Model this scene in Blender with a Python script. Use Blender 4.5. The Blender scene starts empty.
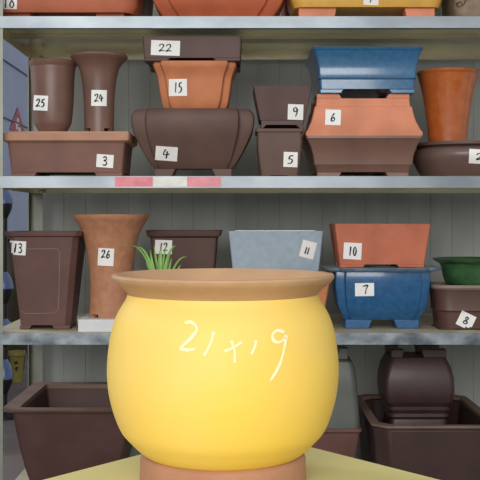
import bpy, bmesh, math, random
from mathutils import Vector, Matrix
from mathutils.bvhtree import BVHTree
random.seed(7)
S = bpy.context.scene
COL = S.collection
F, HX, HY, ZC = 1000.0, 240.0, 219.0, 0.70

# ------------------------------------------------------------ camera, world, lights
cd = bpy.data.cameras.new('camera'); cam = bpy.data.objects.new('camera', cd); COL.objects.link(cam)
cam.location = (0, 0, ZC); cam.rotation_euler = (math.pi/2, 0, 0)
cd.sensor_width = 36; cd.lens = 36*F/480; cd.shift_y = -(240-HY)/480
cd.clip_start = 0.05; cd.clip_end = 100
S.camera = cam
W = bpy.data.worlds.new('world'); S.world = W; W.use_nodes = True
bg = W.node_tree.nodes['Background']; bg.inputs[0].default_value = (0.97, 0.99, 1.0, 1); bg.inputs[1].default_value = 0.52

def area(name, loc, target, sx, sy, power, col=(1, 1, 1)):
    l = bpy.data.lights.new(name, 'AREA'); l.shape = 'RECTANGLE'; l.size = sx; l.size_y = sy
    l.energy = power; l.color = col
    o = bpy.data.objects.new(name, l); COL.objects.link(o); o.location = loc
    o.rotation_euler = (Vector(target)-Vector(loc)).to_track_quat('-Z', 'Y').to_euler()
    return o
area('daylight_front', (-0.45, -2.4, 1.75), (0.0, 2.3, 0.65), 3.0, 1.7, 122, (1.0, 0.97, 0.93))
area('daylight_side', (-3.2, 3.2, 2.6), (-1.0, 4.8, 0.8), 1.6, 1.6, 85, (0.85, 0.92, 1.0))
S.view_settings.view_transform = 'Standard'; S.view_settings.look = 'None'
S.view_settings.exposure = 0.0; S.view_settings.gamma = 1.0; S.view_settings.use_curve_mapping = False

# ------------------------------------------------------------ helpers
def P(px, py, Y): return Vector(((px-HX)*Y/F, Y, ZC-(py-HY)*Y/F))
def ZY(py, Y): return ZC-(py-HY)*Y/F
def XW(px, Y): return (px-HX)*Y/F
def lin(c):
    r = []
    for v in c:
        v = v/255.0
        r.append(v/12.92 if v <= 0.04045 else ((v+0.055)/1.055)**2.4)
    return tuple(r)+(1,)
MATS = {}
def mat(name, c, rough=0.6, var=0.12, scale=14, bump=0.15, bscale=260, metal=0.0, coat=0.0, spec=0.5, c2=None, stretch=(1, 1, 1), vscale2=None):
    if name in MATS: return MATS[name]
    m = bpy.data.materials.new(name); m.use_nodes = True; nt = m.node_tree; N = nt.nodes; L = nt.links
    b = N['Principled BSDF']
    tc = N.new('ShaderNodeTexCoord'); mp = N.new('ShaderNodeMapping'); mp.inputs['Scale'].default_value = stretch
    L.new(tc.outputs['Object'], mp.inputs[0])
    n = N.new('ShaderNodeTexNoise'); n.inputs['Scale'].default_value = scale; n.inputs['Detail'].default_value = 6
    L.new(mp.outputs[0], n.inputs['Vector'])
    rp = N.new('ShaderNodeValToRGB'); a = lin(c)
    lo = tuple(v*(1-var) for v in a[:3])+(1,); hi = tuple(min(1, v*(1+var)) for v in a[:3])+(1,)
    if c2: lo, hi = a, lin(c2)
    rp.color_ramp.elements[0].color = lo; rp.color_ramp.elements[1].color = hi
    rp.color_ramp.elements[0].position = 0.35; rp.color_ramp.elements[1].position = 0.65
    L.new(n.outputs[0], rp.inputs[0]); L.new(rp.outputs[0], b.inputs['Base Color'])
    b.inputs['Roughness'].default_value = rough; b.inputs['Metallic'].default_value = metal
    b.inputs['Coat Weight'].default_value = coat; b.inputs['Coat Roughness'].default_value = 0.12
    b.inputs['Specular IOR Level'].default_value = spec
    if bump:
        n2 = N.new('ShaderNodeTexNoise'); n2.inputs['Scale'].default_value = bscale; n2.inputs['Detail'].default_value = 3
        L.new(mp.outputs[0], n2.inputs['Vector'])
        bp = N.new('ShaderNodeBump'); bp.inputs['Strength'].default_value = bump; bp.inputs['Distance'].default_value = 0.002
        L.new(n2.outputs[0], bp.inputs['Height']); L.new(bp.outputs[0], b.inputs['Normal'])
    MATS[name] = m
    return m

def tagm(o, label=None, cat=None, group=None, kind=None):
    if label: o['label'] = label
    if cat: o['category'] = cat
    if group: o['group'] = group
    if kind: o['kind'] = kind
    return o
def link(name, bm, m, parent=None, origin=(0, 0, 0), smooth=True, bevel=0.0, label=None):
    bmesh.ops.translate(bm, verts=bm.verts, vec=-Vector(origin))
    bmesh.ops.recalc_face_normals(bm, faces=bm.faces)
    me = bpy.data.meshes.new(name); bm.to_mesh(me); bm.free()
    me.materials.append(m)
    if smooth:
        for p in me.polygons: p.use_smooth = True
        me.set_sharp_from_angle(angle=math.radians(32))
    o = bpy.data.objects.new(name, me); COL.objects.link(o)
    if parent: o.parent = parent
    else: o.location = origin
    if bevel:
        md = o.modifiers.new('edge', 'BEVEL'); md.width = bevel; md.segments = 2; md.limit_method = 'ANGLE'; md.angle_limit = math.radians(40)
    if label: o['label'] = label
    return o
def thing(name, loc, label, cat, group=None):
    o = bpy.data.objects.new(name, None); COL.objects.link(o); o.location = loc; o.empty_display_size = 0.05
    return tagm(o, label, cat, group)
def box(bm, x0, x1, y0, y1, z0, z1):
    vs = [bm.verts.new((x, y, z)) for z in (z0, z1) for x, y in ((x0, y0), (x1, y0), (x1, y1), (x0, y1))]
    for f in ((0, 1, 2, 3), (4, 5, 6, 7), (0, 1, 5, 4), (1, 2, 6, 5), (2, 3, 7, 6), (3, 0, 4, 7)):
        bm.faces.new([vs[i] for i in f])
    return vs
def bxm(*a):
    bm = bmesh.new(); box(bm, *a); return bm

# cross-section outline: style ('round', r) ('notch', n) ('circle',)
def outline(hw, hd, st):
    k = st[0]; pts = []
    if k == 'circle':
        n = 72
        return [(hw*math.cos(2*math.pi*i/n), hd*math.sin(2*math.pi*i/n)) for i in range(n)]
    if k == 'round':
        r = min(st[1], hw*0.95, hd*0.95); n = 8
        for q, (sx, sy) in enumerate(((1, 1), (-1, 1), (-1, -1), (1, -1))):
            for i in range(n+1):
                a = math.pi/2*(q+i/n)
                pts.append((sx*(hw-r)+r*math.cos(a), sy*(hd-r)+r*math.sin(a)))
        return pts
    if k == 'chamfer':
        r = st[1]; c = [(hw, hd-r), (hw-r, hd), (-hw+r, hd), (-hw, hd-r), (-hw, -hd+r), (-hw+r, -hd), (hw-r, -hd), (hw, -hd+r)]
        return c
    if k == 'notch':          # indented corners, softly rounded
        n, d = st[1], st[2] if len(st) > 2 else st[1]
        if len(st) > 3: k_ = (hw/st[3])**st[4]; n *= k_; d *= k_
        e = min(n, d)*0.35
        q = [(hw, hd-d-e), (hw-e*0.3, hd-d-e*0.3), (hw-e, hd-d), (hw-n+e*0.2, hd-d), (hw-n, hd-d+e*0.2), (hw-n, hd-e), (hw-n-e*0.3, hd-e*0.3), (hw-n-e, hd)]
        pts += q
        pts += [(-x, y) for x, y in reversed(q)]
        pts += [(-x, -y) for x, y in q]
        pts += [(x, -y) for x, y in reversed(q)]
        return pts
def loft(bm, secs, st, cx, cy, closed=False, cap0=True, cap1=True):
    rings = []
    for z, hw, hd in secs:
        rings.append([bm.verts.new((cx+x, cy+y, z)) for x, y in outline(hw, hd, st)])
    n = len(rings[0]); R = len(rings)
    for i in range(R if closed else R-1):
        a, b = rings[i], rings[(i+1) % R]
        for j in range(n):
            bm.faces.new((a[j], a[(j+1) % n], b[(j+1) % n], b[j]))
    if not closed:
        if cap0: bm.faces.new(rings[0])
        if cap1: bm.faces.new(rings[-1])
    return bm
def smooth_prof(pr, n=5):   # Catmull-Rom through (z, hw, hd)
    out = []
    for i in range(len(pr)-1):
        p0 = pr[max(i-1, 0)]; p1 = pr[i]; p2 = pr[i+1]; p3 = pr[min(i+2, len(pr)-1)]
        for k in range(n):
            t = k/n
            out.append(tuple(0.5*((2*b)+(-a+c)*t+(2*a-5*b+4*c-d)*t*t+(-a+3*b-3*c+d)*t**3) for a, b, c, d in zip(p0, p1, p2, p3)))
    out.append(tuple(pr[-1])); return out

GL = {'1': [[(.58, 0), (.42, 1)]],
 '2': [[(.05, .25), (.25, .02), (.65, 0), (.75, .25), (.45, .65), (.05, .95), (.5, .88), (1, .92)]],
 '3': [[(.1, .1), (.5, 0), (.8, .15), (.7, .35), (.35, .45), (.75, .55), (.85, .8), (.5, 1), (.05, .92)]],
 '4': [[(.35, 0), (.05, .6), (.95, .5)], [(.62, .2), (.5, 1)]],
 '5': [[(.95, 0), (.4, .04)], [(.4, .04), (.25, .42), (.65, .42), (.8, .65), (.55, .95), (.05, 1)]],
 '6': [[(.75, 0), (.3, .4), (.12, .8), (.35, 1), (.75, .88), (.75, .6), (.45, .55), (.2, .8)]],
 '7': [[(.05, .12), (.85, 0), (.6, .45), (.45, 1)]],
 '8': [[(.8, .15), (.45, 0), (.2, .2), (.5, .45), (.85, .75), (.5, 1), (.12, .8), (.4, .5), (.8, .15)]],
 '9': [[(.8, .2), (.5, 0), (.15, .15), (.25, .42), (.6, .4), (.8, .15), (.75, .6), (.5, 1)]],
 '0': [[(.5, 0), (.2, .3), (.2, .75), (.5, 1), (.8, .7), (.8, .25), (.5, 0)]],
 'x': [[(.0, .5), (1, .45)], [(.45, .0), (.6, 1)]]}
M_LABEL = mat('white_sticker_paper', (242, 242, 240), 0.6, 0.03, 40, 0.05)
M_INK = mat('black_ink', (24, 24, 30), 0.5, 0.05, 30, 0)
M_CHALK = mat('pale_chalk', (246, 236, 190), 0.9, 0.04, 60, 0.3)

class Pot:
    """a thing whose parts are given in world space; keeps a surface tree to stick labels on"""
    def __init__(s, name, loc, label, cat='plant pot', group=None, rz=0):
        s.t = thing(name, loc, label, cat, group); s.loc = Vector(loc); s.tri = []; s.rz = rz
    def add(s, name, bm, m, bevel=0.0, surf=True, parent=None, label=None, smooth=True):
        if s.rz: bmesh.ops.rotate(bm, verts=bm.verts, cent=s.loc, matrix=Matrix.Rotation(s.rz, 3, 'Z'))
        if surf:
            bm.verts.index_update()
            base = [v.co.copy() for v in bm.verts]; s.tri.append((base, [[v.index for v in f.verts] for f in bm.faces]))
        return link(name, bm, m, parent or s.t, s.loc, smooth, bevel, label)
    def tree(s):
        V, T = [], []
        for vs, fs in s.tri:
            o = len(V); V += vs; T += [[i+o for i in f] for f in fs]
        return BVHTree.FromPolygons(V, T)
    def hit(s, tr, px, py, off):
        o = Vector((0, 0, ZC)); d = Vector(((px-HX)/F, 1, -(py-HY)/F)).normalized()
        h, n, i, dist = tr.ray_cast(o, d)
        if h is None: return None
        if n.dot(d) > 0: n = -n
        return h+n*off
    def sheet(s, tr, quad, off, nx=8, ny=8, th=0.0008):
        """thin draped sheet over the pot surface; quad = 4 px corners TL TR BR BL"""
        bm = bmesh.new(); rows = []
        for lay in (off, off-th):
            r2 = []
            for j in range(ny+1):
                row = []
                for i in range(nx+1):
                    u, v = i/nx, j/ny
                    x = (quad[0][0]*(1-u)+quad[1][0]*u)*(1-v)+(quad[3][0]*(1-u)+quad[2][0]*u)*v
                    y = (quad[0][1]*(1-u)+quad[1][1]*u)*(1-v)+(quad[3][1]*(1-u)+quad[2][1]*u)*v
                    h = s.hit(tr, x, y, lay)
                    row.append(bm.verts.new(h) if h else None)
                r2.append(row)
            rows.append(r2)
        def q(a):
            if all(a) and len(set(a)) == len(a): bm.faces.new(a)
        for j in range(ny):
            for i in range(nx):
                q([rows[0][j][i], rows[0][j][i+1], rows[0][j+1][i+1], rows[0][j+1][i]])
                q([rows[1][j][i], rows[1][j+1][i], rows[1][j+1][i+1], rows[1][j][i+1]])
        for j in range(ny):
            for i in (0, nx): q([rows[0][j][i], rows[0][j+1][i], rows[1][j+1][i], rows[1][j][i]])
        for i in range(nx):
            for j in (0, ny): q([rows[0][j][i], rows[0][j][i+1], rows[1][j][i+1], rows[1][j][i]])
        return bm
    def strokes(s, tr, lines, w, off, bm=None, smooth_line=True):
        bm = bm or bmesh.new()
        for ln in lines:
            if smooth_line and len(ln) > 2:
                ln = [p[:2] for p in smooth_prof([(a, b, 0) for a, b in ln], 5)]
            pts = []
            for a, b in zip(ln[:-1], ln[1:]):
                n = max(2, int(math.hypot(b[0]-a[0], b[1]-a[1])/1.2))
                pts += [(a[0]+(b[0]-a[0])*k/n, a[1]+(b[1]-a[1])*k/n) for k in range(n)]
            pts.append(ln[-1])
            prev = None
            for k, p in enumerate(pts):
                a = pts[max(k-1, 0)]; b = pts[min(k+1, len(pts)-1)]
                dx, dy = b[0]-a[0], b[1]-a[1]; l = math.hypot(dx, dy) or 1
                ww = w*(0.9+0.22*math.sin(k*0.23+len(pts)))
                nx_, ny_ = -dy/l*ww/2, dx/l*ww/2
                A = s.hit(tr, p[0]+nx_, p[1]+ny_, off); B = s.hit(tr, p[0]-nx_, p[1]-ny_, off)
                if not A or not B: prev = None; continue
                cur = (bm.verts.new(A), bm.verts.new(B))
                if prev: bm.faces.new((prev[0], prev[1], cur[1], cur[0]))
                prev = cur
        return bm
    def sticker(s, cx, cy, w, h, rot, text, tw=None, th=None, gx=0, gy=0, strokerot=0, sw=1.35, tilt=0):
        tr = s.tree(); c, sn = math.cos(math.radians(rot)), math.sin(math.radians(rot))
        R = lambda x, y: (cx+x*c-y*sn, cy+x*sn+y*c)
        q = [R(-w/2, -h/2), R(w/2, -h/2), R(w/2, h/2), R(-w/2, h/2)]
        lb = link('price_sticker', s.sheet(tr, q, 0.0012), M_LABEL, s.t, s.loc, False, 0)
        if text:
            tw = tw or w*0.25*len(text); th = th or h*0.5
            r2 = math.radians(rot+strokerot); c2, s2 = math.cos(r2), math.sin(r2)
            lines = []; cw = tw/len(text)
            for i, ch in enumerate(text):
                for ln in GL[ch]:
                    lines.append([(cx+gx+(a*c2-b*s2), cy+gy+(a*s2+b*c2)) for a, b in
                                  [(-tw/2+cw*(i+0.08+0.84*u)+tilt*(0.5-v), -th/2+th*v) for u, v in ln]])
            bm = s.strokes(tr, lines, sw, 0.0019)
            if len(bm.verts): link('number', bm, M_INK, lb, s.loc, False)
            # parent sits at identity under the thing, so the number shares its frame
        return lb

def feet(pot, m, hw, hd, cx, cy, z0, z1, gl, gr, fd, slope=0.006, taper=0.0, inset=0.0):
    """four corner feet; gl, gr: world x of the gap in the front apron"""
    for sx in (-1, 1):
        for sy in (-1, 1):
            xo = cx+sx*(hw-inset); xi = gl if sx < 0 else gr
            yo = cy+sy*(hd-inset); yi = yo-sy*fd
            bm = bmesh.new()
            a = [(xo-sx*taper, yo-sy*taper), (xi+sx*slope, yo-sy*taper), (xi+sx*slope, yi), (xo-sx*taper, yi)]
            b = [(xo, yo), (xi, yo), (xi, yi), (xo, yi)]
            v = [bm.verts.new((x, y, z0)) for x, y in a]+[bm.verts.new((x, y, z1)) for x, y in b]
            for f in ((0, 1, 2, 3), (4, 5, 6, 7), (0, 1, 5, 4), (1, 2, 6, 5), (2, 3, 7, 6), (3, 0, 4, 7)): bm.faces.new([v[i] for i in f])
            pot.add('foot', bm, m, bevel=0.0018)

def rect_pot(name, label, m, Y, D, prof, zb, rimprof=None, gap=None, fh=0.012, st=('round', 0.006), t=0.008, fd=None, bevel=0.0,
             group=None, rz=0, inv=False, rim_m=None, cat='plant pot', smooth=0, xo=0, ft=0.0, slope=0.006, foot_m=None):
    """prof: [(py, xl, xr)] from the bottom of the body to its top, px on the front plane Y. rimprof likewise (outer line of the rim)."""
    allp = list(prof)+(list(rimprof) if rimprof else [])
    hmax = max((r-l)/2 for _, l, r in allp)*Y/F
    cx = sum((l+r)/2 for _, l, r in allp)/len(allp); cx = XW(cx, Y)+xo
    cy = Y+D/2
    def cv(p):
        py, l, r = p; hw = (r-l)/2*Y/F
        return (ZY(py, Y), hw, D/2-(hmax-hw))
    body = [cv(p) for p in prof]
    foot = gap is not None
    z1 = zb+(fh if foot else 0)
    if not inv: body[0] = (z1,)+body[0][1:]
    else: body[0] = (zb,)+body[0][1:]
    if smooth: body = smooth_prof(body, smooth)
    pot = Pot(name, (cx, cy, zb), label, cat, group, rz)
    bm = bmesh.new()
    inner = [(z, hw-t, hd-t) for z, hw, hd in body]
    if not inv:
        inner[0] = (body[0][0]+t, inner[0][1], inner[0][2])
        inner = [q for i, q in enumerate(inner) if i == 0 or q[0] > inner[0][0]+0.001]
        loft(bm, body+inner[::-1], st, cx, cy)
    else:
        inner[-1] = (body[-1][0]-t, inner[-1][1], inner[-1][2])
        inner = [q for i, q in enumerate(inner) if i == len(inner)-1 or q[0] < inner[-1][0]-0.001]
        loft(bm, body[::-1]+inner, st, cx, cy)
    pot.add('body', bm, m, bevel)
    if rimprof:
        r = [cv(p) for p in rimprof]
        if not inv and not smooth: r[0] = (body[-1][0],)+r[0][1:]
        ti = t+0.001
        hi = body[-1][1]-t; di = body[-1][2]-t
        if inv: hi = body[0][1]-t; di = body[0][2]-t
        rr = r+[(r[-1][0], hi+0.001, di+0.001), (r[0][0], hi, di)]
        bm = bmesh.new(); loft(bm, rr, st, cx, cy, closed=True)
        pot.add('rim', bm, rim_m or m, bevel)
    if foot:
        b = body[0] if not inv else body[-1]
        gl, gr = XW(gap[0], Y)+xo, XW(gap[1], Y)+xo
        if not inv: feet(pot, foot_m or m, b[1], b[2], cx, cy, zb, z1, gl, gr, fd or min(0.05, b[2]*0.6), slope=slope, taper=ft)
        else:
            ztop = b[0]+fh; feet(pot, m, b[1], b[2], cx, cy, ztop, b[0], gl, gr, fd or min(0.05, b[2]*0.6), slope=slope, taper=ft)
    pot.cx, pot.cy = cx, cy
    pot.top = max(q[0] for q in body+([cv(p) for p in rimprof] if rimprof else []))+(fh if inv and foot else 0)
    return pot

def round_pot(name, label, m, Yc, prof, zb, rimprof=None, t=0.006, group=None, nfeet=0, fh=0.006, rim_m=None, cat='plant pot', inner_m=None, smooth=4):
    """prof [(py, xl, xr)] at the axis distance Yc, bottom to top"""
    allp = list(prof)+(list(rimprof) if rimprof else [])
    cx = XW(sum((l+r)/2 for _, l, r in allp)/len(allp), Yc); cy = Yc
    def cv(p):
        hw = (p[2]-p[1])/2*Yc/F; return (ZY(p[0], Yc), hw, hw)
    body = [cv(p) for p in prof]; z1 = zb+(fh if nfeet else 0)
    body[0] = (z1,)+body[0][1:]
    body = smooth_prof(body, smooth)
    st = ('circle',)
    pot = Pot(name, (cx, cy, zb), label, cat, group)
    inner = [(z, hw-t, hd-t) for z, hw, hd in body]
    inner[0] = (z1+t,)+inner[0][1:]
    inner = [q for i, q in enumerate(inner) if i == 0 or q[0] > inner[0][0]+0.001]
    bm = bmesh.new(); loft(bm, body+inner[::-1], st, cx, cy); pot.add('body', bm, m)
    if rimprof:
        r = [cv(p) for p in rimprof]; r[0] = (body[-1][0],)+r[0][1:]
        hi = body[-1][1]-t
        rr = r+[(r[-1][0], r[-1][1]-t*1.3, r[-1][1]-t*1.3), (r[0][0], hi, hi)]
        bm = bmesh.new(); loft(bm, rr, st, cx, cy, closed=True); pot.add('rim', bm, rim_m or m)
    for k in range(nfeet):
        a0 = 2*math.pi*k/nfeet-math.pi/2; bm = bmesh.new(); n = 8; sp = math.pi/nfeet*0.62
        R = body[0][1]; vs = []
        for z, rr_ in ((zb, R*0.99), (z1+0.0005, R)):
            vs.append([bm.verts.new((cx+q*math.cos(a0+sp*(2*i/n-1)), cy+q*math.sin(a0+sp*(2*i/n-1)), z)) for q, rng in ((rr_, range(n+1)), (rr_*0.7, range(n, -1, -1))) for i in rng])
        nn = len(vs[0])
        for j in range(nn): bm.faces.new((vs[0][j], vs[0][(j+1) % nn], vs[1][(j+1) % nn], vs[1][j]))
        bm.faces.new(vs[0]); bm.faces.new(vs[1]); pot.add('foot', bm, m)
    pot.cx, pot.cy = cx, cy
    pot.top = max(q[0] for q in body+([cv(p) for p in rimprof] if rimprof else []))
    return pot

# ------------------------------------------------------------ materials
steel = mat('reflection_tinted_steel', (206, 200, 172), 0.28, 0.12, 3.0, 0, 60, metal=1.0, stretch=(1.5, 1.5, 14))  # warm yellowish reflection painted into the steel colour of undersides, braces, back edges
steel_edge = mat('brushed_stainless_edge', (112, 120, 126), 0.42, 0.05, 3.0, 0, metal=0.9, c2=(142, 150, 156), stretch=(1.6, 1, 3))
steel_post = mat('dull_post_steel', (134, 136, 128), 0.5, 0.14, 9, 0.1, 80, metal=0.6)
deck = mat('dusty_shelf_top', (186, 175, 150), 0.65, 0.12, 20, 0.2)
steel_worn = mat('stained_stainless_steel', (92, 100, 108), 0.45, 0.1, 9, 0, 50, metal=0.85, c2=(156, 166, 172), stretch=(2.2, 1, 3))
m_wall = mat('grey_wall_panel', (152, 156, 152), 0.75, 0.09, 4, 0.12, 90, c2=(170, 174, 171), stretch=(3, 1, 0.6))
m_seam = mat('panel_seam', (84, 84, 78), 0.9, 0.1)
m_blue_wall = mat('blue_painted_metal', (150, 166, 200), 0.55, 0.07, 3, 0.1)
m_floor = mat('grey_concrete', (118, 108, 104), 0.85, 0.15, 6, 0.4, 60)
m_table = mat('yellow_green_tabletop', (222, 210, 146), 0.55, 0.08, 5, 0.15, 120, c2=(206, 200, 132))

# ------------------------------------------------------------ the room
tagm(link('floor', bxm(-3, 3, -1.5, 8, -0.05, 0), m_floor, smooth=False), kind='structure')
def wall_panels():
    bm = bmesh.new(); y = 2.715; xs = []; x = -0.535; w = 0.0585
    z0, z1 = 0.0, 2.4; pr = []
    while x < 2.4:
        pr += [(x, y), (x+w-0.0022, y), (x+w-0.0015, y+0.0012), (x+w-0.0007, y+0.0012)]; x += w
    pr.append((x, y))
    back = [(x, y+0.04), (-0.535, y+0.04)]
    pts = pr+back
    a = [bm.verts.new((p[0], p[1], z0)) for p in pts]; b = [bm.verts.new((p[0], p[1], z1)) for p in pts]
    n = len(pts)
    for i in range(n): bm.faces.new((a[i], a[(i+1) % n], b[(i+1) % n], b[i]))
    return bm
tagm(link('wall_back', wall_panels(), m_wall, smooth=False), kind='structure')
tagm(link('wall_left', bxm(-1.25, -1.15, 2.9, 8, 0, 2.6), m_blue_wall, smooth=False), kind='structure')
for i, z in enumerate((1.47, 1.19)):
    tagm(link('trim_%d' % (i+1), bxm(-1.15, -1.144, 2.9, 8, z, z+0.006), mat('dark_blue_strip', (58, 72, 104), 0.6), smooth=False), kind='structure')

# ------------------------------------------------------------ rack
Z1T, Z2T, Z3T, Z4T = ZY(16.5, 2.2), ZY(176.3, 2.2), ZY(333, 2.2), 0.06
XL, XR, YF, YB = -0.552, 0.95, 2.2, 2.65
rack = thing('steel_shelving_rack', (0.2, 2.42, 0), 'stainless steel shelving rack with angle posts, holding all the numbered pots', 'shelving')
def rp_(name, bm, m, parent=None, label=None, smooth=False):
    return link(name, bm, m, parent or rack, (0.2, 2.42, 0), smooth, 0, label)
for sx, X in ((1, XL-0.003), (-1, XR+0.003)):
    for sy, Yp in ((1, YF+0.0015), (-1, YB-0.0015)):
        bm = bmesh.new()
        xa, xb = sorted((X, X+sx*0.033)); ya, yb = sorted((Yp, Yp+sy*0.002)); box(bm, xa, xb, ya, yb, 0, 1.75)
        xa, xb = sorted((X, X+sx*0.002)); ya, yb = sorted((Yp+sy*0.002, Yp+sy*0.033)); box(bm, xa, xb, ya, yb, 0, 1.75)
        rp_('post', bm, steel_post)
for zt in (Z1T, Z2T, Z3T, Z4T, 1.62):
    bm = bmesh.new()
    box(bm, XL, XR, YF+0.0002, YB-0.004, zt-0.0008, zt)
    sh = rp_('shelf', bm, deck)
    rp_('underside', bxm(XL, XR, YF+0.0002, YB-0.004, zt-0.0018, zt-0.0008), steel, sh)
    bm = bmesh.new(); h = 0.0255
    box(bm, XL, XR, YF-0.0013, YF+0.0002, zt-h, zt+0.0003); box(bm, XL, XR, YF, YF+0.012, zt-h, zt-h+0.0012)
    e = rp_('front_edge', bm, steel_worn if zt == Z3T else steel_edge, sh)
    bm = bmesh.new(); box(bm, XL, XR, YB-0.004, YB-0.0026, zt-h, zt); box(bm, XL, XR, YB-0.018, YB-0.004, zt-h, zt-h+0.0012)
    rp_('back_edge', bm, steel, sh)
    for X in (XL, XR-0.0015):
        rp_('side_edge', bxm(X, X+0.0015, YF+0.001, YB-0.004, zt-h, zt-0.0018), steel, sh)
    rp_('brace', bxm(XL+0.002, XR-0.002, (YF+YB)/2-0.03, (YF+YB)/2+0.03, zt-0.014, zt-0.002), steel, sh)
    for X in (XL+0.03, XR-0.03):
        for Yb in (YB-0.012,):
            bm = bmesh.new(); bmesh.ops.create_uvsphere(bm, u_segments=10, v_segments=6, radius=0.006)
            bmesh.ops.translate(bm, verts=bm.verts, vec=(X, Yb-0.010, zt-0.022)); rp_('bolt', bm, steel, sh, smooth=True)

# coloured tape scraps on the second shelf edge
def tape(x0, x1, c, nm, lab):
    o = link('adhesive_tape', bxm(XW(x0, 2.2), XW(x1, 2.2), 2.1978, 2.1987, Z2T-0.0225, Z2T-0.001), mat(nm, c, 0.6, 0.12, 30), smooth=False)
    tagm(o, lab, 'tape')
tape(115, 153, (232, 140, 150), 'pink_tape', 'pink tape strip on shelf edge between pots 3 and 4')
tape(153, 187, (228, 228, 222), 'white_tape', 'white tape strip on shelf edge below the number 4 sticker')
tape(187, 221, (230, 150, 158), 'faded_pink_tape', 'faded pink tape strip on shelf edge under the right of pot 4')

# ------------------------------------------------------------ table and the yellow pot
PY = 0.913; ZT = ZY(478.5, PY)
tbl = thing('display_table', (0, 0.85, 0), 'low table with yellow green top under the big yellow pot', 'table')
corner = Vector((XW(239, 1.13), ZT+0*ZT)); 
cz = ZT
def tx(px, py):
    Y = (ZC-ZT)/((py-HY)/F); return (XW(px, Y), Y)
A = tx(239, 428); Lp = tx(38, 480); Rp = tx(445, 480)
dl = (Vector(Lp)-Vector(A)).normalized()*0.62; dr = (Vector(Rp)-Vector(A)).normalized()*0.62
quad = [Vector(A), Vector(A)+dl, Vector(A)+dl+dr, Vector(A)+dr]
bm = bmesh.new(); v0 = [bm.verts.new((p.x, p.y, ZT-0.022)) for p in quad]; v1 = [bm.verts.new((p.x, p.y, ZT)) for p in quad]
bm.faces.new(v0); bm.faces.new(v1)
for i in range(4): bm.faces.new((v0[i], v0[(i+1) % 4], v1[(i+1) % 4], v1[i]))
link('tabletop', bm, m_table, tbl, (0, 0.85, 0), False, 0.003)
cen = sum(quad, Vector((0, 0)))/4
m_leg = mat('dark_table_leg', (70, 62, 52), 0.6)
for p in quad:
    q = p+(cen-p).normalized()*0.06
    link('leg', bxm(q.x-0.018, q.x+0.018, q.y-0.018, q.y+0.018, 0, ZT-0.022), m_leg, tbl, (0, 0.85, 0), False, 0.002)

m_yel = mat('yellow_glaze', (236, 204, 116), 0.55, 0.05, 5, 0.06, 120, spec=0.3, c2=(240, 202, 84))
m_clay_rim = mat('bare_tan_clay', (178, 140, 106), 0.7, 0.10, 16, 0.2, c2=(192, 154, 118))
cx = XW(223, PY)
yp = Pot('glazed_pot', (cx, PY, ZT), 'big round yellow glazed pot with bare clay rim, chalked 21x19, on the table')
def ysec(l): return [(ZY(py, PY), r*PY/F, r*PY/F) for py, r in l]
out = smooth_prof(ysec([(452, 77), (448, 82.5), (440, 91), (425, 103), (396, 112.5), (367, 115.3), (337, 112.3), (319, 107.7), (308, 102.5), (300, 97.5), (293.5, 94.8)]), 5)
inn = [(z, a-0.006, a-0.006) for z, a, _ in out]; inn[0] = (out[0][0]+0.007,)+inn[0][1:]
inn = [q for i, q in enumerate(inn) if i == 0 or q[0] > inn[0][0]+0.001]
bm = bmesh.new(); loft(bm, out+inn[::-1], ('circle',), cx, PY); yp.add('body', bm, m_yel)
r = ysec([(293.5, 94.8), (291, 96.5), (286, 101.5), (281, 108), (278.5, 110.3), (276, 111), (274, 110.3)])
r += [(r[-1][0]+0.0004, r[-1][1]-0.003, r[-1][2]-0.003), (r[-1][0]-0.003, r[-1][1]-0.009, r[-1][2]-0.009), (r[0][0]+0.008, r[0][1]-0.004, r[0][2]-0.004), (r[0][0], r[0][1]-0.006, r[0][2]-0.006)]
bm = bmesh.new(); loft(bm, r, ('circle',), cx, PY, closed=True); yp.add('rim', bm, m_clay_rim, label='bare tan clay rim flaring outward')
fz = ysec([(478.5, 81), (476, 83), (464, 82.5), (457, 82.5), (453.5, 81.5), (451.5, 79)])
fz[0] = (ZT,)+fz[0][1:]
rr = fz+[(fz[-1][0], fz[-1][1]-0.012, fz[-1][2]-0.012), (fz[0][0], fz[0][1]-0.012, fz[0][2]-0.012)]
bm = bmesh.new(); loft(bm, rr, ('circle',), cx, PY, closed=True); yp.add('foot_ring', bm, mat('pinkish_bare_clay', (164, 116, 90), 0.7, 0.10, 16, 0.2, c2=(178, 130, 102)), label='bare clay foot ring')
tr = yp.tree()
def cp(x, y): return (160+x/3.2, 310+y/3.2)
ch = [[(80, 42), (100, 40), (115, 52), (117, 68), (95, 95), (70, 118), (68, 124), (92, 128), (113, 124)],
      [(172, 70), (163, 105), (142, 146)], [(206, 132), (235, 120), (262, 102)], [(228, 98), (238, 130), (239, 168)],
      [(307, 98), (302, 120), (292, 142)],
      [(398, 72), (375, 66), (360, 78), (362, 97), (378, 104), (394, 96), (402, 84), (396, 125), (385, 165), (370, 198), (352, 226)]]
bm = yp.strokes(tr, [[cp(*p) for p in l] for l in ch], 3.1, 0.0006)
link('chalk_writing', bm, M_CHALK, yp.t, yp.loc, False, 0, 'handwritten pale chalk 21x19')

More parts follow.
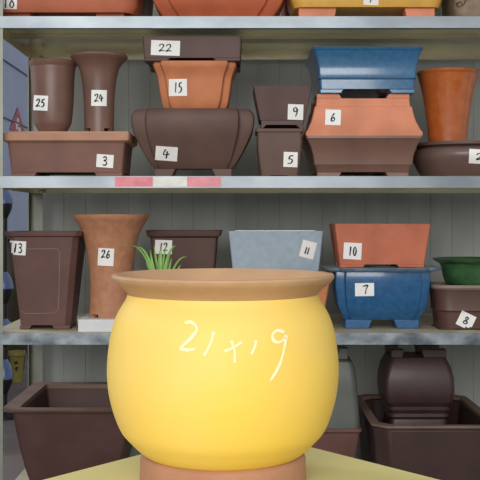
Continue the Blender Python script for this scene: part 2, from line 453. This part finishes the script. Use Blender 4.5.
# ------------------------------------------------------------ second shelf
m_b3 = mat('reddish_brown_clay', (122, 86, 76), 0.65)
m_b3r = mat('light_brown_clay_rim', (178, 134, 110), 0.65)
m_dk = mat('dark_brown_clay', (100, 76, 68), 0.62)
m_dk2 = mat('charcoal_brown_clay', (92, 70, 66), 0.62)
m_vase = mat('brown_clay_satin', (116, 86, 75), 0.38)
m_sal = mat('salmon_terracotta', (212, 136, 104), 0.65)
m_org = mat('orange_terracotta', (196, 122, 80), 0.62)
m_org2 = mat('brick_terracotta', (192, 110, 82), 0.66)
m_blue = mat('blue_glaze', (40, 94, 134), 0.25, 0.18, 90, 0.05, coat=0.6, c2=(46, 104, 146))
m_blue7 = mat('deep_blue_glaze', (30, 84, 130), 0.3, 0.2, 80, 0.05, coat=0.5, c2=(40, 98, 146))
Y2 = 2.225
p3 = rect_pot('rectangular_planter', 'long brown rectangular planter, numbered 3, at the left end of the middle shelf', m_b3, Y2, 0.19,
    [(173, 6.5, 119), (148, 6, 123), (142, 5.5, 124)], Z2T, [(142, 5, 126), (140, 3, 130), (133, 2.5, 131)], gap=(35, 93), fh=0.011, rim_m=m_b3r, t=0.009)
p3.sticker(105, 161, 17, 13, 4, '3', 6, 8.5, 0, 0)
bd = link('thin_board', bxm(XW(6, Y2), XW(128, Y2), Y2+0.004, Y2+0.17, p3.top, p3.top+0.004), m_b3r, smooth=False)
tagm(bd, 'thin tan board lying on planter 3 under two tall pots', 'board'); zb = p3.top+0.004
p25 = round_pot('tall_pot', 'tall plain brown cylinder pot, numbered 25, with small lipped rim', m_vase, 2.275,
    [(131, 40, 66), (128, 36.5, 69), (122, 33.5, 71), (105, 32, 73), (80, 31.5, 74.5), (68, 30.5, 75.5)], zb, [(68, 30.5, 75.5), (65, 28.5, 77), (62.5, 28, 77.5), (61.8, 29, 76.5)])
p25.sticker(41, 103, 14, 15, 3, '25', 9, 7.5)
p24 = round_pot('trumpet_pot', 'tall brown pot with flaring trumpet rim, numbered 24', m_vase, 2.265,
    [(128, 83.5, 113), (115, 83.5, 113.5), (98, 83.5, 114.5), (82, 82.5, 116.5), (70, 80, 119), (64, 76.5, 122.5), (60, 72.5, 126)], zb,
    [(60, 72.5, 126), (58, 70.5, 127.5), (56, 71, 127), (55.2, 72, 126)], nfeet=4, fh=0.008)
p24.sticker(99, 98, 15, 16, 1, '24', 9, 7.5)
p4 = rect_pot('notched_pot', 'large dark brown bulging pot with indented corners, numbered 4, in the middle of its shelf', m_dk, 2.23, 0.17,
    [(169, 153, 232), (160, 147, 238), (145, 138, 246), (130, 131, 252.5), (118, 129, 254.5), (111, 131, 252.5), (107.5, 135, 248.5)], Z2T,
    gap=(174, 211), fh=0.021, st=('notch', 0.034, 0.024, 0.139, 2.4), t=0.012, smooth=3, slope=0.010)
p4.sticker(166.5, 153.5, 22, 14, 4, '4', 8, 9)
p15 = rect_pot('notched_pot', 'orange terracotta pot with indented corners, numbered 15, stacked on pot 4', m_org, 2.238, 0.155,
    [(105.5, 163, 226), (100, 160.5, 229), (85, 158, 231), (75, 156, 232), (67, 153, 235)], p4.top, [(67, 153, 235), (64, 151.5, 236), (60.5, 152, 235.5)], st=('notch', 0.018), t=0.012, smooth=3)
p15.sticker(178, 87.5, 18, 17, -1, '15', 9, 10)
p22 = rect_pot('shallow_tray', 'shallow dark brown rectangular tray, numbered 22, on top of pot 15', m_dk2, 2.24, 0.19,
    [(57.5, 144, 240.5), (36, 142.5, 241.5)], p15.top, gap=(170, 213), fh=0.007, t=0.009, st=('round', 0.004))
p22.sticker(165.5, 48, 29, 15, 2, '22', 14, 7)
p5 = rect_pot('square_pot', 'small dark brown square pot, numbered 5, lowest of the stack of two', m_dk, 2.225, 0.12,
    [(173, 261, 298), (160, 259, 300.5), (145, 257.5, 302), (132, 257.5, 302)], Z2T, [(132, 257.5, 302), (131.5, 256, 304), (128.5, 256, 304)], gap=(272, 287), fh=0.004, t=0.012, smooth=3)
p5.sticker(290.5, 159.5, 14, 15, 2, '5', 7, 8)
p9 = rect_pot('square_pot', 'small dark brown square pot flaring upward, numbered 9, stacked on pot 5', m_dk2, 2.225, 0.15,
    [(122.5, 261, 304), (119.6, 261, 304), (119.4, 260, 305), (86, 254, 312.5)], p5.top, gap=(267, 296), fh=0.010, t=0.010, st=('round', 0.003), rz=0.0, slope=0.012)
p9.sticker(295.5, 112, 15.5, 15.5, 2, '9', 6.5, 9)
p6b = rect_pot('rectangular_planter', 'brown rectangular planter with curved sides, bottom of the stack under salmon pot 6', m_vase, 2.225, 0.24,
    [(172.5, 318, 411), (165, 315.5, 413), (164, 314.5, 414), (155, 313.5, 415), (146, 311, 418), (140, 308, 421)], Z2T, [(140, 308, 421), (138, 306.5, 422.5), (135.5, 306.5, 422.5)], gap=(343, 387), fh=0.012, t=0.010, st=('round', 0.004))
p6 = rect_pot('rectangular_planter', 'salmon terracotta planter turned upside down, numbered 6, in the stack of three', m_sal, 2.225, 0.24,
    [(135, 306.5, 423.5), (132.5, 306.5, 424), (128, 309, 421), (120, 312, 417), (112, 314, 415), (105.5, 315, 413.5), (105, 316.5, 412), (97, 317, 411)], p6b.top, gap=(343, 388), fh=0.0105, t=0.009, inv=True, st=('round', 0.004))
p6.sticker(333, 117.5, 15.5, 15.5, 2, '6', 6, 8)
pbl = rect_pot('glazed_planter', 'blue glazed rectangular planter on top of salmon pot 6', m_blue, 2.225, 0.26,
    [(88, 320.5, 416), (78.5, 320, 416.5), (77, 318.5, 418), (75.5, 319, 417.5), (65, 318.5, 418), (56, 316.5, 420), (50, 314.5, 422.5)], p6.top, [(50, 314.5, 422.5), (48.5, 313.5, 424.5), (46.5, 313, 425)],
    gap=(345, 390), fh=0.010, t=0.010, st=('round', 0.006))
m_bowl = mat('dark_bowl_glaze', (104, 82, 76), 0.4, coat=0.15)
p2 = round_pot('shallow_bowl', 'wide shallow dark brown bowl, numbered 2, at the right end of the middle shelf', m_bowl, 2.34,
    [(173, 422, 504), (167, 416, 510), (158, 412.5, 513.5), (151.5, 414, 512), (148.5, 418.5, 507.5)], Z2T, [(148.5, 418.5, 507.5), (147, 414, 512), (144, 413.5, 512.5)], t=0.008, nfeet=3, fh=0.004)
p2.sticker(478, 156.5, 18, 14, 3, '2', 8, 6, 1.5)
m_van = mat('glossy_amber_glaze', (184, 100, 46), 0.2, 0.12, 50, 0.03, coat=0.5, c2=(172, 88, 36))
round_pot('trumpet_vase', 'tall glossy orange brown vase with flaring rim standing in bowl 2', m_van, 2.34,
    [(172, 431, 465), (140, 428.5, 467), (120, 426.5, 469), (100, 423.5, 472), (90, 421.5, 474), (81, 419.5, 476.5), (76, 418, 477.5)], p2.t.location.z+0.0125, [(76, 418, 477.5), (74, 417, 479), (72, 417.5, 478.5)], t=0.005)

# ------------------------------------------------------------ third shelf
m_13 = mat('plum_brown_clay', (98, 68, 62), 0.6)
m_26 = mat('speckled_tan_clay', (184, 130, 96), 0.62, 0.16, 60, c2=(170, 116, 84))
m_12 = mat('matte_umber_clay', (88, 62, 55), 0.6)
m_11 = mat('pale_blue_glaze', (166, 184, 198), 0.22, 0.06, 60, 0.08, coat=0.7)
m_8 = mat('dark_umber_glaze', (84, 56, 47), 0.45)
m_8r = mat('worn_grey_rim', (140, 122, 112), 0.6)
m_grn = mat('green_glaze', (50, 92, 54), 0.28, 0.2, 50, 0.05, coat=0.5)
Y3 = 2.238
p13 = rect_pot('square_pot', 'tall tapering dark brown square pot, numbered 13, at left end of third shelf', m_13, Y3, 0.165,
    [(327, 16, 67), (322, 15.5, 67.5), (300, 13.5, 70), (270, 11, 73.5), (237, 7.5, 77.5)], Z3T, [(237, 7.5, 77.5), (236, 4.5, 81), (231.5, 3.5, 82)], gap=(29, 49), fh=0.010, t=0.009, st=('chamfer', 0.012))
tr = p13.tree()
bm = p13.strokes(tr, [[(17, 249), (57, 248.5), (60, 252), (58.5, 309), (54.5, 313), (25, 313.5), (21.5, 310)]], 0.9, 0.0008, smooth_line=False)
link('panel_line', bm, mat('pale_brown_line', (132, 104, 98), 0.6), p13.t, p13.loc, False, 0, 'raised thin frame line on the front face')
p13.sticker(18, 248, 16, 14, 3, '13', 9.5, 9)
wb = link('white_box', bxm(XW(78, 2.215), XW(160, 2.215), 2.215, 2.40, Z3T, ZY(319.5, 2.215)), mat('white_foam', (222, 226, 228), 0.7), smooth=False, bevel=0.002)
tagm(wb, 'flat white box on the third shelf under pot 26', 'box')
p26 = round_pot('trumpet_pot', 'tall tan clay pot with widely flaring rim, numbered 26, on the white box', m_26, 2.285,
    [(315, 89, 133), (300, 89.5, 132), (280, 89.8, 132.8), (262, 88.8, 134.5), (245, 86, 137), (233, 82.5, 140), (224, 78, 144.5), (220, 75.5, 147)], ZY(319.5, 2.215),
    [(220, 75.5, 147), (217.5, 73.8, 148.6), (215.2, 73.5, 148.8), (214.4, 74.5, 148)], nfeet=4, fh=0.008)
p26.sticker(106, 257, 15.5, 17.5, 3, '26', 9, 7.5, 0, -3)
p12 = rect_pot('rectangular_planter', 'dark brown rectangular pot, numbered 12, half hidden behind the small green plant', m_12, 2.36, 0.15,
    [(320, 157, 210), (238, 150, 217)], Z3T, [(238, 150, 217), (236, 146.5, 220), (230.5, 145.5, 221.5)], gap=(172, 195), fh=0.009, t=0.009)
p12.sticker(163.5, 247, 17, 14, 2, '12', 9, 8, 0, 0)
p11 = rect_pot('glazed_planter', 'pale grey blue glazed rectangular planter, numbered 11, behind the yellow pot', m_11, 2.34, 0.14,
    [(323, 238, 314), (231, 229.3, 324.3)], Z3T, gap=(262, 292), fh=0.008, t=0.010, st=('round', 0.004), rz=math.radians(-1.0))
p11.sticker(308, 249.5, 14.5, 17, 14, '11', 5, 7, -1, 1)
p7 = rect_pot('glazed_pot', 'deep blue glazed pot with indented corners and broad rim, numbered 7', m_blue7, 2.235, 0.17,
    [(320, 345, 420.5), (315, 341, 425), (307, 338, 428.5), (295, 336, 431), (280, 335, 432.5), (273, 335.5, 432)], Z3T, [(273, 335.5, 432), (271, 325, 439), (268.3, 322, 442)], gap=(373, 395), fh=0.021, st=('notch', 0.034, 0.02, 0.136, 2.0), t=0.010, slope=0.008, ft=0.0, smooth=3, xo=0.005, rim_m=mat('pale_worn_blue_rim', (128, 156, 178), 0.3, 0.15, 40, 0.05, coat=0.4))
p7.sticker(364.5, 289.5, 19, 13, -1, '7', 7, 8.5, 1)
p10 = rect_pot('rectangular_planter', 'plain terracotta rectangular planter, numbered 10, stacked on blue pot 7', m_org2, 2.265, 0.15,
    [(264.5, 339, 424), (224, 333.5, 429.5)], p7.top, xo=0.003, gap=(365, 396), fh=0.007, t=0.010, st=('round', 0.003))
p10.sticker(352.5, 251, 18, 16.5, 3, '10', 9, 9)
p8 = rect_pot('oval_pot', 'dark brown pot with rounded corners and pale rim, numbered 8, right end of third shelf', m_8, 2.245, 0.13,
    [(327, 438, 507), (313, 437, 508), (311, 435.5, 509.5), (309, 436, 509), (290, 434, 511)], Z3T, [(290, 433, 512), (288, 431.5, 513.5), (285.5, 432, 513)], gap=(456, 490), fh=0.003, st=('round', 0.034), t=0.009, rim_m=m_8r, xo=0.006)
p8.sticker(466, 320.5, 16, 15, 26, '8', 6, 7)
p_g = round_pot('footed_bowl', 'small dark green glazed bowl stacked on brown pot 8', m_grn, 2.315,
    [(286, 449, 497), (283, 446, 500), (275, 443, 503), (267, 441.5, 504.5), (263, 439.5, 506.5)], p8.top, [(262, 439, 507), (260, 434, 512), (258, 432.5, 513.5)], t=0.006)

rect_pot('rectangular_pot', 'terracotta pot mostly hidden between the yellow pot rim and blue pot 7', m_org, 2.235, 0.085,
    [(325, 276, 322), (277, 267, 331)], Z3T, [(277, 267, 331), (275.5, 265.5, 333), (273, 265.5, 333)], t=0.008)
# small green plant in its own pot behind the yellow one
pl = Pot('grass_plant', (XW(163, 2.255), 2.255, Z3T), 'small clump of thin green blades showing above the yellow pot rim', 'plant')
m_leaf = mat('fresh_green_leaf', (112, 168, 74), 0.5, 0.2, 30, c2=(146, 190, 98))
X0 = XW(163, 2.255)
bm = bmesh.new(); o_ = [(Z3T, .030, .030), (Z3T+.10, .042, .042), (Z3T+.105, .045, .045), (Z3T+.115, .045, .045)]; i_ = [(Z3T+.115, .041, .041), (Z3T+.105, .040, .040)]
loft(bm, o_+i_, ('circle',), X0, 2.255); pl.add('pot', bm, m_12)
tips = [(131, 246, 150), (137, 247, 152), (154, 245, 156), (150, 249, 152), (160, 250, 157), (166, 247, 160), (171, 248, 162), (176, 246, 164), (168, 255, 164), (187, 257, 170), (181, 265, 176), (150, 258, 150), (172, 258, 168), (146, 262, 149), (162, 244, 159)]
zr = Z3T+.105
for k, (tx_, ty_, bx_) in enumerate(tips):
    yy = 2.255+random.uniform(-.018, .018)
    b0 = Vector((X0+(bx_-161)*0.0013, yy, zr-.002)); tip = P(tx_, ty_, yy)
    mid = (P(bx_+(tx_-bx_)*0.35, min(ty_, 262)-2 if abs(tx_-bx_) > 9 else (ty_+270)/2, yy))
    bm = bmesh.new(); n = 10; wv = 0.0028 if k != 9 and k != 0 else 0.002; prev = None
    for i in range(n+1):
        t_ = i/n; p = b0*(1-t_)**2+mid*2*t_*(1-t_)+tip*t_*t_
        d = (2*(1-t_)*(mid-b0)+2*t_*(tip-mid)).normalized(); s_ = Vector((-d.z, 0, d.x))
        w = wv*(1-t_**2.2)+0.0003
        ring = [bm.verts.new(p-s_*w), bm.verts.new(p+Vector((0, .0018, 0))), bm.verts.new(p+s_*w), bm.verts.new(p+Vector((0, -.0006, 0)))]
        if prev:
            for j in range(4): bm.faces.new((prev[j], prev[(j+1) % 4], ring[(j+1) % 4], ring[j]))
        else: bm.faces.new(ring)
        prev = ring
    bm.faces.new(prev)
    pl.add('blade', bm, m_leaf, surf=False)

# ------------------------------------------------------------ bottom shelf
m_bin = mat('maroon_brown_clay', (80, 53, 49), 0.6)
m_binr = mat('dusty_brown_rim', (128, 104, 92), 0.65)
m_bin2 = mat('deep_brown_clay', (68, 48, 45), 0.55)
m_jar = mat('dark_satin_brown', (66, 46, 44), 0.45, coat=0.05)
rect_pot('large_trough', 'large empty dark brown rectangular trough at bottom left of the rack', m_bin, 2.2, 0.385,
    [(510, 34, 110), (492, 28, 116), (474, 23, 121), (450, 18, 126), (430, 14.5, 129), (415, 12, 131)], Z4T, [(415, 11, 132), (412.5, 3, 139), (410.5, 1, 141)], xo=-0.006, gap=None, t=0.014, rim_m=m_binr, st=('round', 0.008), smooth=0)
pb = rect_pot('large_trough', 'large dark brown trough with rounded corners, bottom right, holding an upturned jar', m_bin2, 2.2, 0.41,
    [(510, 378, 490), (430.5, 371, 498)], Z4T, [(430.5, 371, 498), (428, 368.5, 501), (426.5, 369, 500.5)], xo=0.010, gap=None, t=0.016, rim_m=m_binr, st=('chamfer', 0.030), bevel=0.004)
# upturned jar standing in the right trough
jb = Z4T+0.0165
ju = rect_pot('footed_jar', 'upturned dark brown bulging pot with four feet, standing in right trough', m_jar, 2.33, 0.15,
    [(470, 386.0, 457.5), (432, 391.0, 451.5), (421, 393.0, 449.5), (418, 390.5, 451.5), (415, 392.0, 450.0), (411, 389.5, 452.5), (408, 391.5, 450.5), (405, 388.0, 453.5), (402, 386.5, 454.5), (392, 384.5, 455), (380, 384.8, 454.5), (368, 386.5, 451), (359, 390.5, 446)], jb,
    gap=(404, 425), fh=0.019, inv=True, t=0.009, st=('round', 0.013), fd=0.03, slope=-0.004)
# dark pots behind the yellow pot, right of it
q1 = rect_pot('rectangular_pot', 'brown rectangular pot under the grey one, right of the yellow pot', mat('reddish_umber_clay', (110, 76, 68), 0.55), 2.28, 0.17,
    [(505, 293, 352), (434, 283, 360.5)], Z4T, [(434, 283, 360.5), (432, 281, 362), (429, 281, 362)], gap=None, t=0.010)
q2 = rect_pot('grey_pot', 'upturned dull grey pot with narrow shoulder, stacked right of the yellow pot', mat('dull_grey_green_glaze', (88, 92, 86), 0.4, 0.1, 20), 2.285, 0.155,
    [(427, 286, 360.5), (410, 288, 359.5), (385, 290.5, 358), (370, 292, 356.5), (363, 294, 354), (361, 298, 349)], q1.top, gap=(308, 338), fh=0.026, inv=True, t=0.009, st=('round', 0.014), fd=0.03)

# ------------------------------------------------------------ top shelf
YT = 2.225
m_t18 = mat('dusty_terracotta', (178, 100, 72), 0.62)
m_tb = mat('rich_terracotta', (184, 98, 66), 0.55)
m_ty = mat('mustard_glaze', (214, 166, 74), 0.4, 0.08, 30, coat=0.2)
t18 = rect_pot('rounded_planter', 'terracotta planter with rounded corners, numbered 18, at left of the top shelf', m_t18, YT, 0.2,
    [(14, -24, 122), (10, -33, 131), (3, -37, 135), (-30, -40, 138), (-38, -40, 138)], Z1T, [(-38, -42, 140), (-40, -44, 142), (-46, -44, 142)], gap=(27, 92), fh=0.029, st=('round', 0.030), t=0.010)
t18.sticker(8, 1, 18, 16, 0, '18', 12, 13, 1, 0)
tbp = rect_pot('notched_pot', 'wide terracotta pot with indented corners in the middle of top shelf', m_tb, YT, 0.22,
    [(16, 166, 270), (8, 159, 277), (0, 153, 282), (-15, 147, 288), (-35, 144, 291)], Z1T, [(-35, 144, 291), (-38, 140, 295), (-44, 140, 295)], st=('notch', 0.036, 0.014), t=0.010, smooth=3)
round_pot('tall_pot', 'dark grey pot standing on top shelf between the two terracotta pots', mat('dark_grey_clay', (86, 84, 78), 0.6), 2.45,
    [(12, 141, 150), (0, 137, 154), (-40, 133, 158)], Z1T, t=0.005)
round_pot('small_pot', 'dark red pot on top shelf squeezed beside the mustard planter', mat('dark_red_glaze', (120, 40, 34), 0.4), 2.50,
    [(25, 284, 294), (6, 281, 297), (-30, 278, 300)], Z1T, t=0.005)
ty = rect_pot('mustard_planter', 'mustard yellow planter with salmon feet at right of the top shelf', m_ty, YT, 0.2,
    [(10.5, 299, 437), (5, 294, 442), (-5, 291, 446), (-34, 289, 449)], Z1T, [(-34, 289, 449), (-37, 286, 452), (-42, 286, 452)], st=('round', 0.024), t=0.010, gap=(338, 407), fh=0.031, foot_m=m_sal)
ty.sticker(371, 0.5, 15, 9, 2, '9', 5, 8, -1, -2)
m_mint = mat('mint_glaze', (176, 200, 184), 0.35, coat=0.3)
round_pot('mint_bowl', 'pale mint bowl edge behind the mustard planter on top shelf', m_mint, 2.50, [(15, 424, 442), (0, 418, 448), (-30, 405, 461)], Z1T, t=0.005)
m_tex = mat('grey_brown_stoneware', (136, 118, 98), 0.7, 0.16, 50, 0.4)
tg = rect_pot('stoneware_pot', 'grey brown stoneware pot with a dark scroll mark, right end of top shelf', m_tex, YT, 0.18,
    [(16, 456, 530), (12, 454, 534), (0, 459, 540), (-40, 458, 544)], Z1T, st=('round', 0.02), t=0.010)
tr = tg.tree()
bm = tg.strokes(tr, [[(466, -3), (464, 4), (459, 7), (457, 4), (461, 2), (462, 6)], [(469, -3), (467, 1)]], 1.4, 0.0006)
link('scroll_mark', bm, mat('dark_brown_brushwork', (62, 48, 38), 0.6), tg.t, tg.loc, False)

# ------------------------------------------------------------ yard seen past the left end of the rack
sg = thing('warning_sign', (-1.1485, 5.15, 1.15), 'red triangular warning sign on the blue metal wall', 'sign')
bm = bmesh.new()
tri = [(4.98, 1.145), (5.36, 1.145), (5.16, 1.277)]
a = [bm.verts.new((-1.1495, y, z)) for y, z in tri]; b = [bm.verts.new((-1.1465, y, z)) for y, z in tri]
bm.faces.new(a); bm.faces.new(b)
for i in range(3): bm.faces.new((a[i], a[(i+1) % 3], b[(i+1) % 3], b[i]))
link('sign_plate', bm, mat('sign_red', (150, 40, 62), 0.5), sg, (-1.1485, 5.15, 1.15), False)
bm = bmesh.new()
for y0, y1, z0, z1 in ((5.14, 5.18, 1.20, 1.22), (5.10, 5.20, 1.185, 1.195), (5.12, 5.15, 1.16, 1.185), (5.17, 5.22, 1.155, 1.175)): box(bm, -1.1465, -1.1455, y0, y1, z0, z1)
link('sign_figure', bm, mat('sign_white', (220, 215, 220), 0.5), sg, (-1.1485, 5.15, 1.15), False, label='small white pictogram')

YS = 3.55; xs_ = XW(4, YS)
m_blk = mat('black_iron', (22, 22, 27), 0.5)
st_ = thing('display_stand', (xs_, YS, 0), 'black stand behind the left post carrying upturned blue bowls', 'stand')
bm = bmesh.new(); loft(bm, [(0.0, .012, .012), (ZY(193, YS), .012, .012)], ('circle',), xs_, YS); link('pole', bm, m_blk, st_, (xs_, YS, 0))
bm = bmesh.new(); loft(bm, [(0.0, .08, .08), (0.012, .08, .08)], ('circle',), xs_, YS); link('base', bm, m_blk, st_, (xs_, YS, 0))
for k, (ya, yb_) in enumerate(((188, 203), (271, 288), (318, 331), (358, 378))):
    z0, z1 = ZY(yb_, YS), ZY(ya, YS); R = 0.033
    bm = bmesh.new(); loft(bm, [(z0-.055, .012, .012), (z0-.02, .028, .028), (z0-.002, R*.9, R*.9)], ('circle',), xs_, YS)
    link('bracket', bm, m_blk, st_, (xs_, YS, 0))
    bm = bmesh.new(); pr = smooth_prof([(z0-0.002, R, R), (z0+.01, R*.97, R*.97), (z0+(z1-z0)*.6, R*.75, R*.75), (z1, R*.3, R*.3)], 4)
    loft(bm, pr, ('circle',), xs_, YS)
    o = link('blue_bowl', bm, mat('cobalt_glaze', (84, 104, 150), 0.35, coat=0.3), None, (xs_, YS, z0-0.002))
    tagm(o, ['upturned blue bowl topmost on the black stand, above pot 13', 'upturned blue bowl second from top on the black stand, beside pot 13',
             'upturned blue bowl third from top on black stand, near pot 13 base', 'upturned blue bowl lowest on the black stand, before the yellow bucket'][k], 'bowl', 'blue bowls on the black stand')
YBk = 4.3; xb = XW(17, YBk)
bk = Pot('flowerpot', (xb, YBk, 0), 'old yellow flowerpot with dark bird marks on the ground behind the rack', 'plant pot')
m_ob = mat('old_yellow_glaze', (150, 138, 70), 0.5, 0.15)
bm = bmesh.new(); loft(bm, [(0, .022, .022), (.11, .030, .030), (.11, .026, .026), (.01, .02, .02)], ('circle',), xb, YBk); bk.add('body', bm, m_ob)
bm = bmesh.new(); loft(bm, [(.11, .030, .030), (.115, .036, .036), (.132, .036, .036), (.132, .030, .030), (.11, .027, .027)], ('circle',), xb, YBk, closed=True); bk.add('rim', bm, m_ob)
tr = bk.tree(); bm = bk.strokes(tr, [[(14, 363), (17, 361)], [(15, 364), (18, 362.5)], [(15, 369), (17, 367)], [(16, 371), (18, 367)]], 1.8, 0.001)
link('bird_mark', bm, mat('dark_brushwork', (30, 30, 26), 0.6), bk.t, bk.loc, False)
m_urn = mat('dark_olive_urn', (60, 54, 38), 0.5, 0.2); m_urn2 = mat('dark_rust_urn', (66, 42, 34), 0.5, 0.2)
def urn(x, y, R, H, m, lab):
    t_ = Pot('tall_urn', (x, y, 0), lab, 'urn')
    pr = smooth_prof([(0, R*.6, R*.6), (H*.1, R*.68, R*.68), (H*.6, R, R), (H*.85, R*.8, R*.8), (H*.94, R*.6, R*.6)], 5)
    ii = [(z, a-.012, b-.012) for z, a, b in pr if z > .02]
    bm = bmesh.new(); loft(bm, pr+ii[::-1], ('circle',), x, y); t_.add('body', bm, m)
    e = R*.6; bm = bmesh.new(); loft(bm, [(H*.94, e, e), (H*.96, e*1.15, e*1.15), (H, e*1.15, e*1.15), (H, e-.012, e-.012), (H*.94, e-.012, e-.012)], ('circle',), x, y, closed=True); t_.add('rim', bm, m)
urn(XW(9, 4.62), 4.62, .11, ZY(233, 4.62), m_urn, 'tall dark olive urn by the blue wall, behind the yellow flowerpot')
urn(XW(44, 4.12), 4.12, .09, ZY(240, 4.12), m_urn2, 'tall dark rust brown urn right of the olive urn in the yard')
